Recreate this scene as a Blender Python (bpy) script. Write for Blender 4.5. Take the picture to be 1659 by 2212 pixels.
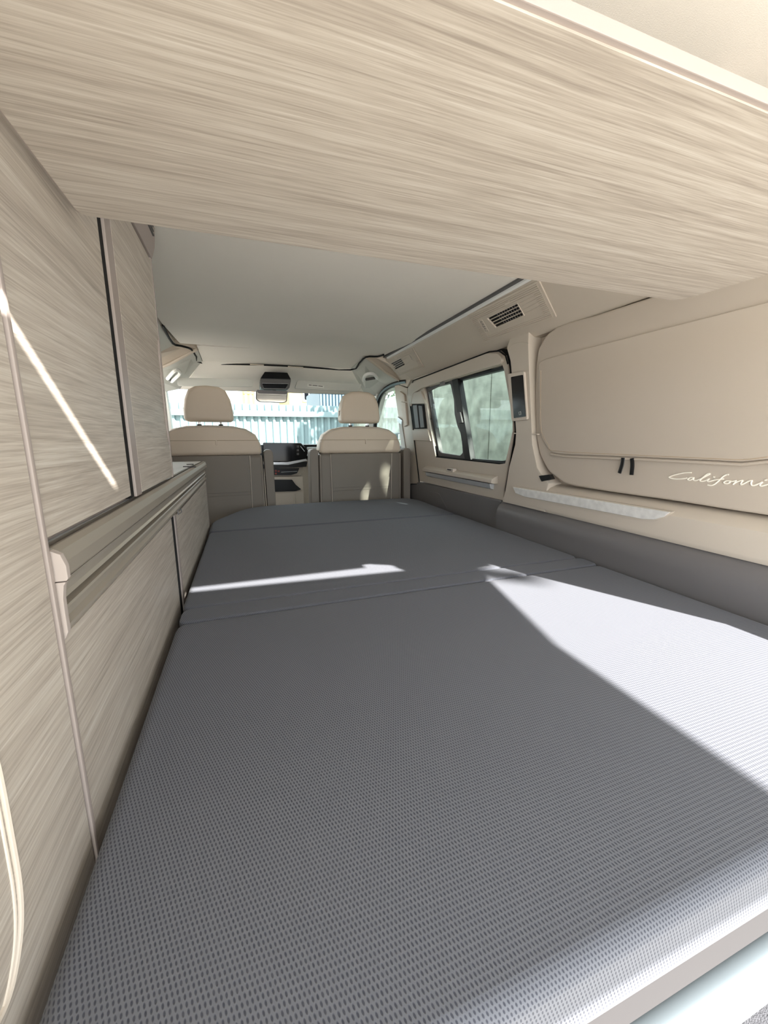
import bpy, bmesh, math, random
from mathutils import Vector, Matrix
random.seed(7)
for o in list(bpy.data.objects): bpy.data.objects.remove(o)
scn = bpy.context.scene
COL = scn.collection

# ------------------------------------------------------------------ camera
F, CX, CY = 846.0, 829.5, 1106.0
CAM = Vector((0, 0, 0.946))
R3 = Matrix(((0.94272702, 0.06459735, -0.32725059),
             (-0.33354965, 0.17307338, -0.92670936),
             (-0.00322461, 0.98278827, 0.18470738)))
cd = bpy.data.cameras.new('camera'); cam = bpy.data.objects.new('camera', cd); COL.objects.link(cam)
cam.matrix_world = Matrix.Translation(CAM) @ R3.to_4x4()
cd.sensor_fit = 'HORIZONTAL'; cd.sensor_width = 36; cd.lens = 36 * F / 1659
cd.clip_start = 0.01; cd.clip_end = 300
scn.camera = cam

# ------------------------------------------------------------------ light
w = bpy.data.worlds.new('sky'); scn.world = w; w.use_nodes = True
nt = w.node_tree; bg = nt.nodes['Background']
bg.inputs[0].default_value = (0.86, 0.93, 1.0, 1); bg.inputs[1].default_value = 1.7
SUN = Vector((-0.62, 1.35, -1.0)).normalized()
sd = bpy.data.lights.new('sun_offscreen', 'SUN'); sd.energy = 9.5; sd.angle = math.radians(0.55); sd.color = (1, 0.97, 0.92)
so = bpy.data.objects.new('sun_offscreen', sd); COL.objects.link(so)
so.rotation_euler = SUN.to_track_quat('-Z', 'Y').to_euler(); so.location = (3, -5, 6)
vs = scn.view_settings
vs.view_transform = 'Standard'; vs.look = 'None'; vs.gamma = 1; vs.use_curve_mapping = False
vs.exposure = 1.55

# ------------------------------------------------------------------ helpers
def ray(px, py): return R3 @ Vector(((px - CX) / F, -(py - CY) / F, -1))
def hit(px, py, ax, val):
    r = ray(px, py); return CAM + r * ((val - CAM[ax]) / r[ax])
def hx(px, py, x): return hit(px, py, 0, x)
def hy(px, py, y): return hit(px, py, 1, y)
def hz(px, py, z): return hit(px, py, 2, z)
def hp(px, py, p0, n):
    r = ray(px, py); return CAM + r * ((p0 - CAM).dot(n) / r.dot(n))
def yz(p): return (p.y, p.z)
def xz(p): return (p.x, p.z)
def lin(c):
    return tuple(((v / 255) / 12.92 if v / 255 <= .04045 else ((v / 255 + .055) / 1.055) ** 2.4) for v in c) + (1,)

def obj(name, bm, m, parent=None, smooth=35):
    me = bpy.data.meshes.new(name)
    bmesh.ops.recalc_face_normals(bm, faces=bm.faces[:])
    bm.to_mesh(me); bm.free()
    if smooth:
        for p in me.polygons: p.use_smooth = True
        me.set_sharp_from_angle(angle=math.radians(smooth))
    me.materials.append(m)
    o = bpy.data.objects.new(name, me); COL.objects.link(o)
    if smooth and len(me.polygons) < 3000:
        wn = o.modifiers.new('weighted_normals', 'WEIGHTED_NORMAL'); wn.keep_sharp = True; wn.weight = 60
    if parent is not None: setpar(o, parent)
    return o
def setpar(o, p):
    o.parent = p
    if p.type == 'EMPTY': o.matrix_parent_inverse = Matrix.Translation(-p.location)
def tag(o, label, cat, group=None):
    o['label'] = label; o['category'] = cat
    if group: o['group'] = group
    return o
def thing(name, label, cat, loc, group=None):
    o = bpy.data.objects.new(name, None); COL.objects.link(o); o.location = loc; o.empty_display_size = .05
    return tag(o, label, cat, group)
def struct(o): o['kind'] = 'structure'; return o
def sempty(name, loc):
    o = bpy.data.objects.new(name, None); COL.objects.link(o); o.location = loc; o.empty_display_size = .05
    return struct(o)
def copy_tree(root, loc):
    r = root.copy(); COL.objects.link(r); r.location = loc
    for ch in list(root.children):
        c = ch.copy(); COL.objects.link(c); c.parent = r
        for g in ch.children:
            d = g.copy(); COL.objects.link(d); d.parent = c
    return r

def B(): return bmesh.new()
def bev(bm, r, seg=2, angle=30):
    if r <= 0: return bm
    bm.normal_update()
    es = [e for e in bm.edges if len(e.link_faces) == 2 and e.calc_face_angle(0) > math.radians(angle)]
    bmesh.ops.bevel(bm, geom=es, offset=r, segments=seg, profile=.5, affect='EDGES', clamp_overlap=True)
    return bm
def prism(pts, ex, bm=None, r=0, seg=2, angle=30):
    """planar 3d polygon extruded by the vector ex"""
    nb = bmesh.new()
    a = [nb.verts.new(p) for p in pts]; b = [nb.verts.new(Vector(p) + ex) for p in pts]
    n = len(pts)
    nb.faces.new(a); nb.faces.new(b[::-1])
    for i in range(n):
        nb.faces.new((a[i], b[i], b[(i + 1) % n], a[(i + 1) % n]))
    bmesh.ops.recalc_face_normals(nb, faces=nb.faces[:])
    bev(nb, r, seg, angle)
    return merge(bm, nb)
def merge(bm, nb):
    if bm is None: return nb
    me = bpy.data.meshes.new('t'); nb.to_mesh(me); nb.free(); bm.from_mesh(me); bpy.data.meshes.remove(me)
    return bm
def box(x0, x1, y0, y1, z0, z1, bm=None, r=0, seg=2):
    return prism([(x0, y0, z0), (x1, y0, z0), (x1, y1, z0), (x0, y1, z0)], Vector((0, 0, z1 - z0)), bm, r, seg)
def px_(p, x0, x1, bm=None, r=0, seg=2, angle=30): return prism([(x0, a, b) for a, b in p], Vector((x1 - x0, 0, 0)), bm, r, seg, angle)
def py_(p, y0, y1, bm=None, r=0, seg=2, angle=30): return prism([(a, y0, b) for a, b in p], Vector((0, y1 - y0, 0)), bm, r, seg, angle)
def pz_(p, z0, z1, bm=None, r=0, seg=2, angle=30): return prism([(a, b, z0) for a, b in p], Vector((0, 0, z1 - z0)), bm, r, seg, angle)
def rp(pts, rad, n=5):
    """round the corners of a 2d polygon"""
    out = []; N = len(pts)
    for i in range(N):
        p = Vector(pts[i]); a = Vector(pts[i - 1]); b = Vector(pts[(i + 1) % N])
        r = rad[i] if isinstance(rad, (list, tuple)) else rad
        if r <= 0: out.append(tuple(p)); continue
        u = a - p; v = b - p
        r = min(r, u.length * .48, v.length * .48)
        s = p + u.normalized() * r; e = p + v.normalized() * r
        for k in range(n + 1):
            t = k / n
            out.append(tuple(s * (1 - t) ** 2 + p * 2 * t * (1 - t) + e * t * t))
    return out
def rsample(poly, angs, c):
    out = []
    for a in angs:
        d = Vector((math.cos(a), math.sin(a))); best = None
        for i in range(len(poly)):
            p = Vector(poly[i]) - c; q = Vector(poly[(i + 1) % len(poly)]) - c
            e = q - p; den = d.x * e.y - d.y * e.x
            if abs(den) < 1e-12: continue
            t = (p.x * e.y - p.y * e.x) / den; s = (p.x * d.y - p.y * d.x) / den
            if t > 0 and -1e-6 <= s <= 1 + 1e-6 and (best is None or t > best): best = t
        out.append(tuple(c + d * (best or .01)))
    return out
def ring2(outer, inner):
    c = sum((Vector(p) for p in inner), Vector((0, 0))) / len(inner)
    angs = sorted({round(math.atan2(p[1] - c.y, p[0] - c.x), 4) for p in list(outer) + list(inner)})
    return rsample(outer, angs, c), rsample(inner, angs, c)
def ring(outer, inner, f, ex, bm=None, r=0):
    """frame between two 2d loops; f maps 2d to 3d; extruded by ex"""
    o, i = ring2(outer, inner); n = len(o); nb = bmesh.new()
    L = [[nb.verts.new(Vector(f(p)) + (ex if k else Vector((0, 0, 0)))) for p in loop] for k in (0, 1) for loop in (o, i)]
    o0, i0, o1, i1 = L
    for k in range(n):
        j = (k + 1) % n
        nb.faces.new((o0[k], o0[j], i0[j], i0[k])); nb.faces.new((o1[k], i1[k], i1[j], o1[j]))
        nb.faces.new((o0[k], o1[k], o1[j], o0[j])); nb.faces.new((i0[k], i0[j], i1[j], i1[k]))
    bmesh.ops.recalc_face_normals(nb, faces=nb.faces[:])
    bev(nb, r, 2, 60)
    return merge(bm, nb)
def fx(x): return lambda p: (x, p[0], p[1])
def tube(path, r, bm=None, seg=8, closed=False):
    nb = bmesh.new(); P = [Vector(p) for p in path]; n = len(P); rings = []
    up = Vector((0, 0, 1)); prev = None
    for i, p in enumerate(P):
        if closed: t = P[(i + 1) % n] - P[i - 1]
        else: t = P[min(i + 1, n - 1)] - P[max(i - 1, 0)]
        t.normalize()
        if prev is None:
            a = t.cross(up)
            if a.length < .05: a = t.cross(Vector((1, 0, 0)))
        else: a = prev - t * prev.dot(t)
        a.normalize(); b = t.cross(a); prev = a
        rr = r[i] if isinstance(r, (list, tuple)) else r
        rings.append([nb.verts.new(p + (a * math.cos(2 * math.pi * k / seg) + b * math.sin(2 * math.pi * k / seg)) * rr) for k in range(seg)])
    for i in range(n if closed else n - 1):
        A = rings[i]; C = rings[(i + 1) % n]
        for k in range(seg):
            nb.faces.new((A[k], A[(k + 1) % seg], C[(k + 1) % seg], C[k]))
    if not closed: nb.faces.new(rings[0][::-1]); nb.faces.new(rings[-1])
    return merge(bm, nb)
def loft(loops, bm=None, cap=True):
    nb = bmesh.new(); V = [[nb.verts.new(p) for p in l] for l in loops]; n = len(loops[0])
    for a, b in zip(V, V[1:]):
        for k in range(n): nb.faces.new((a[k], a[(k + 1) % n], b[(k + 1) % n], b[k]))
    if cap: nb.faces.new(V[0][::-1]); nb.faces.new(V[-1])
    bmesh.ops.recalc_face_normals(nb, faces=nb.faces[:])
    return merge(bm, nb)
def smoothpath(pts, n=6):
    P = [Vector(p) for p in pts]; out = []
    for i in range(len(P) - 1):
        a = P[max(i - 1, 0)]; b = P[i]; c = P[i + 1]; d = P[min(i + 2, len(P) - 1)]
        for k in range(n):
            t = k / n
            out.append(.5 * ((2 * b) + (c - a) * t + (2 * a - 5 * b + 4 * c - d) * t * t + (3 * b - a - 3 * c + d) * t ** 3))
    out.append(P[-1]); return out
def text_mesh(s, size, mtx, m, parent, name, th=.0004):
    cu = bpy.data.curves.new('t', 'FONT'); cu.body = s; cu.size = size; cu.align_x = 'CENTER'; cu.align_y = 'CENTER'; cu.extrude = th; cu.resolution_u = 2
    t = bpy.data.objects.new('t', cu); COL.objects.link(t)
    dg = bpy.context.evaluated_depsgraph_get()
    me = bpy.data.meshes.new_from_object(t.evaluated_get(dg)); bpy.data.objects.remove(t)
    me.transform(mtx); me.materials.clear(); me.materials.append(m)
    o = bpy.data.objects.new(name, me); COL.objects.link(o)
    if parent is not None: setpar(o, parent)
    return o

# ------------------------------------------------------------------ materials
def mat(name, c, rough=.55, metal=0, bump=0, bscale=400, spec=.35, var=0, vscale=3):
    m = bpy.data.materials.new(name); m.use_nodes = True; t = m.node_tree; p = t.nodes['Principled BSDF']
    p.inputs['Base Color'].default_value = lin(c); p.inputs['Roughness'].default_value = rough
    p.inputs['Metallic'].default_value = metal; p.inputs['Specular IOR Level'].default_value = spec
    g = t.nodes.new('ShaderNodeNewGeometry')
    if bump:
        n = t.nodes.new('ShaderNodeTexNoise'); n.inputs['Scale'].default_value = bscale; n.inputs['Detail'].default_value = 3
        t.links.new(g.outputs['Position'], n.inputs['Vector'])
        b = t.nodes.new('ShaderNodeBump'); b.inputs['Strength'].default_value = bump; b.inputs['Distance'].default_value = .002
        t.links.new(n.outputs['Fac'], b.inputs['Height']); t.links.new(b.outputs['Normal'], p.inputs['Normal'])
    n2 = t.nodes.new('ShaderNodeTexNoise'); n2.inputs['Scale'].default_value = vscale; n2.inputs['Detail'].default_value = 4
    t.links.new(g.outputs['Position'], n2.inputs['Vector'])
    r = t.nodes.new('ShaderNodeValToRGB'); v = var or .015
    L = lin(c)
    r.color_ramp.elements[0].position = .3; r.color_ramp.elements[1].position = .7
    r.color_ramp.elements[0].color = tuple(x * (1 - v) for x in L[:3]) + (1,)
    r.color_ramp.elements[1].color = tuple(min(1, x * (1 + v)) for x in L[:3]) + (1,)
    t.links.new(n2.outputs['Fac'], r.inputs['Fac']); t.links.new(r.outputs['Color'], p.inputs['Base Color'])
    return m
def wood(name, grain, stops, rough=.5):
    """streaked laminate; grain = axis index along which the streaks run"""
    m = bpy.data.materials.new(name); m.use_nodes = True; t = m.node_tree; p = t.nodes['Principled BSDF']
    p.inputs['Roughness'].default_value = rough; p.inputs['Specular IOR Level'].default_value = .3
    g = t.nodes.new('ShaderNodeNewGeometry')
    # slight waviness of the streaks
    wn = t.nodes.new('ShaderNodeTexNoise'); wn.inputs['Scale'].default_value = 5; wn.inputs['Detail'].default_value = 1
    t.links.new(g.outputs['Position'], wn.inputs['Vector'])
    ad = t.nodes.new('ShaderNodeVectorMath'); ad.operation = 'MULTIPLY_ADD'; ad.inputs[1].default_value = (.004, .004, .004)
    t.links.new(wn.outputs['Color'], ad.inputs[0]); t.links.new(g.outputs['Position'], ad.inputs[2])
    def streak(along, across, detail, rgh=.6):
        mp = t.nodes.new('ShaderNodeMapping'); s = [across] * 3; s[grain] = along
        mp.inputs['Scale'].default_value = s
        t.links.new(ad.outputs[0], mp.inputs['Vector'])
        n = t.nodes.new('ShaderNodeTexNoise'); n.inputs['Scale'].default_value = 1; n.inputs['Detail'].default_value = detail; n.inputs['Roughness'].default_value = rgh
        t.links.new(mp.outputs[0], n.inputs['Vector']); return n.outputs['Fac']
    a = streak(7, 300, 3); b = streak(16, 900, 2); c = streak(3, 80, 2)
    m1 = t.nodes.new('ShaderNodeMath'); m1.operation = 'MULTIPLY_ADD'; m1.inputs[1].default_value = .45
    t.links.new(a, m1.inputs[0])
    m2 = t.nodes.new('ShaderNodeMath'); m2.operation = 'MULTIPLY_ADD'; m2.inputs[1].default_value = .3
    t.links.new(b, m2.inputs[0])
    m3 = t.nodes.new('ShaderNodeMath'); m3.operation = 'MULTIPLY'; m3.inputs[1].default_value = .25
    t.links.new(c, m3.inputs[0]); t.links.new(m3.outputs[0], m2.inputs[2]); t.links.new(m2.outputs[0], m1.inputs[2])
    r = t.nodes.new('ShaderNodeValToRGB')
    while len(r.color_ramp.elements) < len(stops): r.color_ramp.elements.new(.5)
    for e, (pos, col) in zip(r.color_ramp.elements, stops): e.position = pos; e.color = lin(col)
    t.links.new(m1.outputs[0], r.inputs['Fac']); t.links.new(r.outputs['Color'], p.inputs['Base Color'])
    bp = t.nodes.new('ShaderNodeBump'); bp.inputs['Strength'].default_value = .12; bp.inputs['Distance'].default_value = .001
    t.links.new(m1.outputs[0], bp.inputs['Height']); t.links.new(bp.outputs[0], p.inputs['Normal'])
    return m
def fabric(name, base, dot):
    m = bpy.data.materials.new(name); m.use_nodes = True; t = m.node_tree; p = t.nodes['Principled BSDF']
    p.inputs['Roughness'].default_value = .9; p.inputs['Specular IOR Level'].default_value = .15
    p.inputs['Sheen Weight'].default_value = .12
    g = t.nodes.new('ShaderNodeNewGeometry'); s = t.nodes.new('ShaderNodeSeparateXYZ'); t.links.new(g.outputs['Position'], s.inputs[0])
    def M(op, a, b=None, c=None):
        n = t.nodes.new('ShaderNodeMath'); n.operation = op
        for i, v in enumerate((a, b, c)):
            if v is None: continue
            if isinstance(v, (int, float)): n.inputs[i].default_value = v
            else: t.links.new(v, n.inputs[i])
        return n.outputs[0]
    vv = M('ADD', s.outputs['Y'], s.outputs['Z'])
    v = M('MULTIPLY', vv, 1 / .0040); row = M('FLOOR', v)
    off = M('MULTIPLY', M('MODULO', row, 2), .5)
    u = M('ADD', M('MULTIPLY', s.outputs['X'], 1 / .0031), off)
    fu = M('SUBTRACT', M('FRACT', u), .5); fv = M('SUBTRACT', M('FRACT', v), .5)
    # slanted oval holes
    fu = M('MULTIPLY_ADD', fv, .25, fu)
    d = M('ADD', M('POWER', M('ABSOLUTE', M('MULTIPLY', fu, 1.0)), 2), M('POWER', M('ABSOLUTE', M('MULTIPLY', fv, .62)), 2))
    k = t.nodes.new('ShaderNodeMapRange'); k.inputs['From Min'].default_value = .02; k.inputs['From Max'].default_value = .085
    t.links.new(d, k.inputs['Value'])
    mx = t.nodes.new('ShaderNodeMix'); mx.data_type = 'RGBA'
    mx.inputs['A'].default_value = lin(dot); mx.inputs['B'].default_value = lin(base)
    t.links.new(k.outputs[0], mx.inputs['Factor'])
    t.links.new(mx.outputs['Result'], p.inputs['Base Color'])
    b = t.nodes.new('ShaderNodeBump'); b.inputs['Strength'].default_value = .35; b.inputs['Distance'].default_value = .0012
    t.links.new(k.outputs[0], b.inputs['Height']); t.links.new(b.outputs[0], p.inputs['Normal'])
    return m
def glass(name, tint, refl=1.0):
    m = bpy.data.materials.new(name); m.use_nodes = True; t = m.node_tree
    for n in list(t.nodes):
        if n.type == 'BSDF_PRINCIPLED': t.nodes.remove(n)
    o = t.nodes['Material Output']; tr = t.nodes.new('ShaderNodeBsdfTransparent'); tr.inputs[0].default_value = lin(tint)
    gl = t.nodes.new('ShaderNodeBsdfGlossy'); gl.inputs['Roughness'].default_value = .02
    lw = t.nodes.new('ShaderNodeLayerWeight'); lw.inputs[0].default_value = .5
    pw = t.nodes.new('ShaderNodeMath'); pw.operation = 'POWER'; pw.inputs[1].default_value = 5; t.links.new(lw.outputs['Facing'], pw.inputs[0])
    mu = t.nodes.new('ShaderNodeMath'); mu.operation = 'MULTIPLY_ADD'; mu.inputs[1].default_value = .6 * refl; mu.inputs[2].default_value = .03; t.links.new(pw.outputs[0], mu.inputs[0])
    mx = t.nodes.new('ShaderNodeMixShader'); t.links.new(mu.outputs[0], mx.inputs[0]); t.links.new(tr.outputs[0], mx.inputs[1]); t.links.new(gl.outputs[0], mx.inputs[2])
    t.links.new(mx.outputs[0], o.inputs[0]); return m

LAM = [(.34, (152, 142, 132)), (.46, (174, 164, 153)), (.54, (187, 178, 167)), (.66, (202, 195, 186))]      # one laminate for all the furniture
WOODY = wood('laminate_lengthwise', 1, LAM)
WOODX = wood('laminate_crosswise', 0, LAM)
LINER = mat('roof_liner', (238, 233, 225), .9, bump=.15, bscale=900)
LINER2 = mat('roof_liner_grey', (206, 206, 200), .85, bump=.1, bscale=900)
BEIGE = mat('beige_plastic', (200, 189, 175), .45, bump=.05, bscale=1500)
BEIGE2 = BEIGE
LEATHER = mat('beige_leatherette', (208, 195, 180), .55, bump=.12, bscale=1200)
LEATHERS = mat('seat_leatherette', (224, 207, 187), .5, bump=.1, bscale=1200)
TAUPE = mat('taupe_leatherette', (136, 127, 117), .5, bump=.1, bscale=1200)
BAGM = mat('bag_fabric', (190, 178, 164), .6, bump=.1, bscale=1800)
PIPING = mat('light_piping', (208, 197, 184), .5)
STITCH = mat('stitching', (188, 168, 144), .8)
THREAD = mat('white_embroidery', (244, 238, 224), .7)
GREYP = mat('grey_plastic', (112, 109, 109), .38, bump=.08, bscale=1500)
GREYD = mat('dark_grey_plastic', (90, 88, 88), .5)
MAUVE = mat('mauve_edge_band', (158, 147, 141), .45)
ALU = mat('anodised_rail', (168, 160, 148), .38, metal=.35)
ALUB = mat('brushed_aluminium', (236, 234, 230), .35, metal=.25, var=.08, vscale=60)
SILVER = mat('silver_trim', (204, 206, 208), .3, metal=.4)
STEEL = mat('steel_tube', (140, 150, 156), .35, metal=.6)
CHROME = mat('chrome', (225, 225, 225), .15, metal=1)
BLACK = mat('black_plastic', (22, 22, 23), .4)
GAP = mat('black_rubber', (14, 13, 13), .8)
GLOSSB = mat('gloss_black', (8, 9, 12), .12, spec=.25)
SCREEN = mat('display_glass', (10, 12, 18), .12, spec=.25)
WHITEP = mat('white_plastic', (232, 232, 228), .4)
LEDM = mat('white_rail', (246, 246, 244), .3)
MIRROR = mat('mirror', (235, 238, 238), .02, metal=1)
MATTR = fabric('mattress_mesh', (104, 106, 113), (66, 68, 77))
CARPET = mat('carpet', (84, 84, 88), .95, bump=1, bscale=500, var=.3, vscale=250)
GLASSC = glass('window_glass', (246, 250, 248))
GLASST = glass('tinted_glass', (228, 234, 230), .8)
CONC = mat('concrete', (134, 138, 128), .85, bump=.6, bscale=60, var=.32, vscale=9)
GROUND = mat('gravel_ground', (196, 190, 180), .95, bump=.5, bscale=30, var=.12, vscale=5)
FENCE = mat('fence_metal', (128, 146, 150), .45)
SHED = mat('shed_cladding', (92, 112, 126), .6)
HWALL = mat('cream_render', (196, 172, 116), .9)
HWHITE = mat('white_render', (204, 200, 188), .9)
ORANGE = mat('orange_timber', (214, 150, 84), .7)
ROOFT = mat('roof_tiles', (150, 110, 92), .8)
LEAF = mat('leaf', (92, 112, 84), .7, var=.25, vscale=9)
BARK = mat('bark', (92, 78, 66), .9)
BODY = mat('van_paint', (205, 203, 196), .35)
STICK = mat('sticker', (228, 228, 222), .6)
INK = mat('ink', (96, 92, 88), .7)
CAPM = mat('end_cap_plastic', (176, 165, 158), .5)
DARKB = mat('dark_board', (50, 48, 50), .7)
REARL = LINER
EDGE = MAUVE
RED = mat('red_button', (150, 60, 50), .4)

# ------------------------------------------------------------------ shell
CEIL = 1.396; XW = .96
struct(obj('floor', box(-.62, 1.03, .08, 3.3, -.06, 0), CARPET))
struct(obj('wall_left', box(-.62, -.58, -.07, 2.25, 0, 1.46), BEIGE2))
struct(obj('trim_1', box(-.62, -.58, 2.25, 3.2, 0, .93), BEIGE2))        # driver's door card

# roof liner as one swept panel with its soft fold
st = [(-.092, -.27, .785, CEIL), (.6, -.27, .785, CEIL), (1.62, -.27, .78, CEIL), (1.74, -.27, .775, CEIL - .005),
      (1.80, -.268, .775, CEIL - .009), (1.88, -.266, .772, CEIL - .007), (2.06, -.262, .766, CEIL - .001), (2.20, -.255, .76, CEIL)]
ceil = struct(obj('ceiling', loft([[(a, y, z), (b, y, z), (b, y, z + .03), (a, y, z + .03)] for y, a, b, z in st]), LINER, smooth=50))
obj('rear_liner', box(-.268, .783, -.091, .90, CEIL - .004, CEIL + .002), REARL, ceil)
fa, fb, fc, fd = hz(428, 753, CEIL), hz(787, 769, CEIL), hz(757, 796, CEIL - .004), hz(438, 780, CEIL - .004)
obj('front_panel', prism([(fa.x, fa.y - .06, CEIL + .001), (fb.x, fb.y - .06, CEIL + .001), (fc.x, fc.y, CEIL - .004), (fd.x, fd.y, CEIL - .004)], Vector((0, 0, .03))), LINER, ceil)
seal = [hz(352, 700, CEIL - .002), hz(373, 739, CEIL - .002), hz(392, 745, CEIL - .002), hz(413, 752, CEIL - .002), hz(424, 768, CEIL - .003), hz(437, 782, CEIL - .005), hz(560, 786, CEIL - .005),
        hz(660, 791, CEIL - .005), hz(757, 797, CEIL - .005), hz(775, 783, CEIL - .003), hz(790, 769, CEIL - .002), hz(815, 768, CEIL - .002), hz(828, 764, CEIL - .002)]
obj('roof_seal', tube(smoothpath([(p.x, p.y - .004, p.z - .006) for p in seal], 3), .005), GAP, ceil)
struct(obj('trim_2', box(-.64, 1.06, -.092, 2.62, 1.43, 1.47), BODY))                # outer roof skin
# sloped side liner, right and left
RR = [(-.05, .79, CEIL + .012), (2.36, .765, CEIL + .012)]
rs = struct(obj('trim_3', py_([(.787, CEIL), (.80, CEIL - .018), (XW + .004, 1.286), (1.05, 1.286), (1.05, 1.43), (.787, 1.43)], -.05, 2.22), BEIGE, smooth=20))
struct(obj('trim_4', py_([(-.275, CEIL), (-.29, CEIL - .015), (-.46, 1.286), (-.6, 1.286), (-.6, 1.43), (-.275, 1.43)], -.05, 2.20), BEIGE2, smooth=20))
SP0 = Vector((.80, 0, CEIL - .018)); SN = Vector((1.286 - CEIL + .018, 0, -(XW + .004 - .80))).normalized()   # normal into the cabin
SU = Vector((XW + .004 - .80, 0, 1.286 - CEIL + .018)).normalized()                     # down the slope
def sp(px, py, off=0): return hp(px, py, SP0 + SN * off, SN)

# polished rail and dark track along the roof edge
led = thing('roof_rail', 'long white rail along the roof edge above the air vents', 'rail', (.79, 1.2, CEIL - .01))
obj('track', box(.772, .787, .05, 2.19, CEIL - .006, CEIL + .01), GREYD, led)
obj('white_face', prism([(.787, .05, CEIL + .004), (.784, .05, CEIL + .002), (.784, .05, CEIL - .012), (.794, .05, CEIL - .014)], Vector((0, 2.12, 0))), LEDM, led)

# right hand side: quarter panel, pillars, lower trim
wr = struct(obj('wall_right', px_([(.085, .45), (1.30, .45), (1.30, 1.30), (.085, 1.30)], .995, 1.03), BEIGE2))
obj('outer_skin', px_([(.085, 0), (3.2, 0), (3.2, .66), (.085, .66)], 1.032, 1.05), BODY, wr)
# ledge below the bag
obj('ledge', py_([(.945, .700), (.938, .712), (.938, .765), (.952, .783), (.975, .792), (1.0, .792), (1.0, .70)], .085, 1.20, r=0), BEIGE, wr)
# beige pillar between bag recess and sliding door
def X(px, py, x=XW): return yz(hx(px, py, x))
pil = [X(1094, 752, .94), (X(1100, 745, .94)[0], 1.302), (X(1141, 741, .94)[0], 1.302), X(1141, 741, .94), X(1145, 850, .94), X(1150, 960, .94), X(1160, 1010, .94), X(1185, 1045, .94), (1.04, .77), (1.04, .70), (1.275, .70),
       X(1091, 1060, .94), X(1099, 1010, .94), X(1112, 960, .94), X(1114, 935, .94), X(1108, 850, .94), X(1102, 780, .94)]
obj('pillar_cover', px_(pil, .94, 1.0, r=.004), BEIGE, wr)
obj('pillar_joint', px_([X(1110, 935, .939), X(1160, 937, .939), X(1160, 939, .939), X(1110, 937, .939)], .9385, .95), BEIGE, wr)
obj('pillar_joint', tube(smoothpath([hx(a, b, .9395) for a, b in ((1097, 756), (1102, 747), (1114, 741), (1128, 739), (1142, 741))], 3), .0012, seg=5), BEIGE, wr)
# brushed trim on the ledge
tb = [X(1110, 1052, .936), X(1450, 1106, .936), X(1436, 1116, .936), X(1416, 1122, .936), X(1390, 1121, .936), X(1135, 1073, .936), X(1116, 1065, .936)]
obj('brushed_trim', px_(tb, .930, .945, r=.002), ALUB, wr)
ts_ = [X(1107, 1049, .9375), X(1454, 1105, .9375), X(1438, 1118, .9375), X(1416, 1125, .9375), X(1390, 1124, .9375), X(1132, 1076, .9375), X(1113, 1067, .9375)]
obj('trim_bezel', px_(ts_, .9345, .945), BEIGE2, wr)
# padded lower trim
lowp = [(.962, .703), (.948, .699), (.934, .686), (.926, .668), (.924, .645), (.924, .40), (1.03, .40), (1.03, .703)]
obj('lower_trim', py_(lowp, .40, 1.285), GREYP, wr)
obj('lower_trim', py_([(a + .001, b) for a, b in lowp], .085, .397), GREYP, wr)
# small black recess at the foot of the pillar
obj('belt_slot', px_([X(1164, 1028, .936), X(1186, 1025, .936), X(1192, 1035, .936), X(1170, 1040, .936)], .9355, .95), BLACK, wr)

# sliding door with its window
door = sempty('door_1', (XW, 1.7, .6))
dout = [X(1097, 790), X(1104, 850), X(1109, 930), X(1106, 952), X(1088, 1058), X(1087, 1090), (1.29, .70), (2.09, .70), X(899, 985), X(888, 905), X(881, 860), X(881, 838), X(895, 817), X(946, 800), X(1057, 758), X(1080, 757), X(1092, 768)]
din = [X(1085, 788), X(1089, 800), X(1107, 905), X(1107, 932), X(1091, 1001), X(1078, 1003), X(941, 988), X(915, 838)]
obj('door_trim', ring(dout, din, fx(XW), Vector((.05, 0, 0)), r=.003), BEIGE, door)
big = [(p[0] + (.010 if p[0] > 1.7 else -.006), p[1] + (.005 if p[1] > 1.0 else -.0)) for p in dout]
obj('door_seal', ring(big, din, fx(XW + .006), Vector((.03, 0, 0))), GAP, door)
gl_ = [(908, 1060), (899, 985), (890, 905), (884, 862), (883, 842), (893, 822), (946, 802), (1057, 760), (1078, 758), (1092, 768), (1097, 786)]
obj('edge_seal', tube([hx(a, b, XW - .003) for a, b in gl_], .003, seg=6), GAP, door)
# proud upper rail and front upright of the door trim
rail = [X(884, 845), X(892, 828), X(946, 805), X(1057, 763), X(1080, 763), X(1090, 775), X(1086, 787), X(1050, 797), X(915, 838), X(896, 850), X(890, 880)]
obj('upper_rail', px_(rp(rail, .01, 2), XW - .012, XW + .004, r=.004), BEIGE, door)
up1 = [X(884, 850), X(912, 845), X(922, 872), X(888, 873)]
obj('upright_cover', px_(up1, XW - .010, XW + .004, r=.003), BEIGE, door)
obj('upright_cover', px_([X(893, 929), X(927, 928), X(933, 953), X(896, 951)], XW - .010, XW + .004, r=.003), BEIGE, door)
# handle recess in the upright, dark with two grey flaps
hr = obj('handle_recess', px_([X(888, 873), X(917, 873), X(923, 926), X(893, 927)], XW - .004, XW + .01), GAP, door)
obj('flap', px_([X(894, 875), X(903, 875), X(908, 924), X(900, 925)], XW - .008, XW - .002, r=.0015), GREYD, hr)
obj('flap', px_([X(906, 876), X(914, 877), X(919, 923), X(911, 924)], XW - .008, XW - .002, r=.0015), GREYD, hr)
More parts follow.
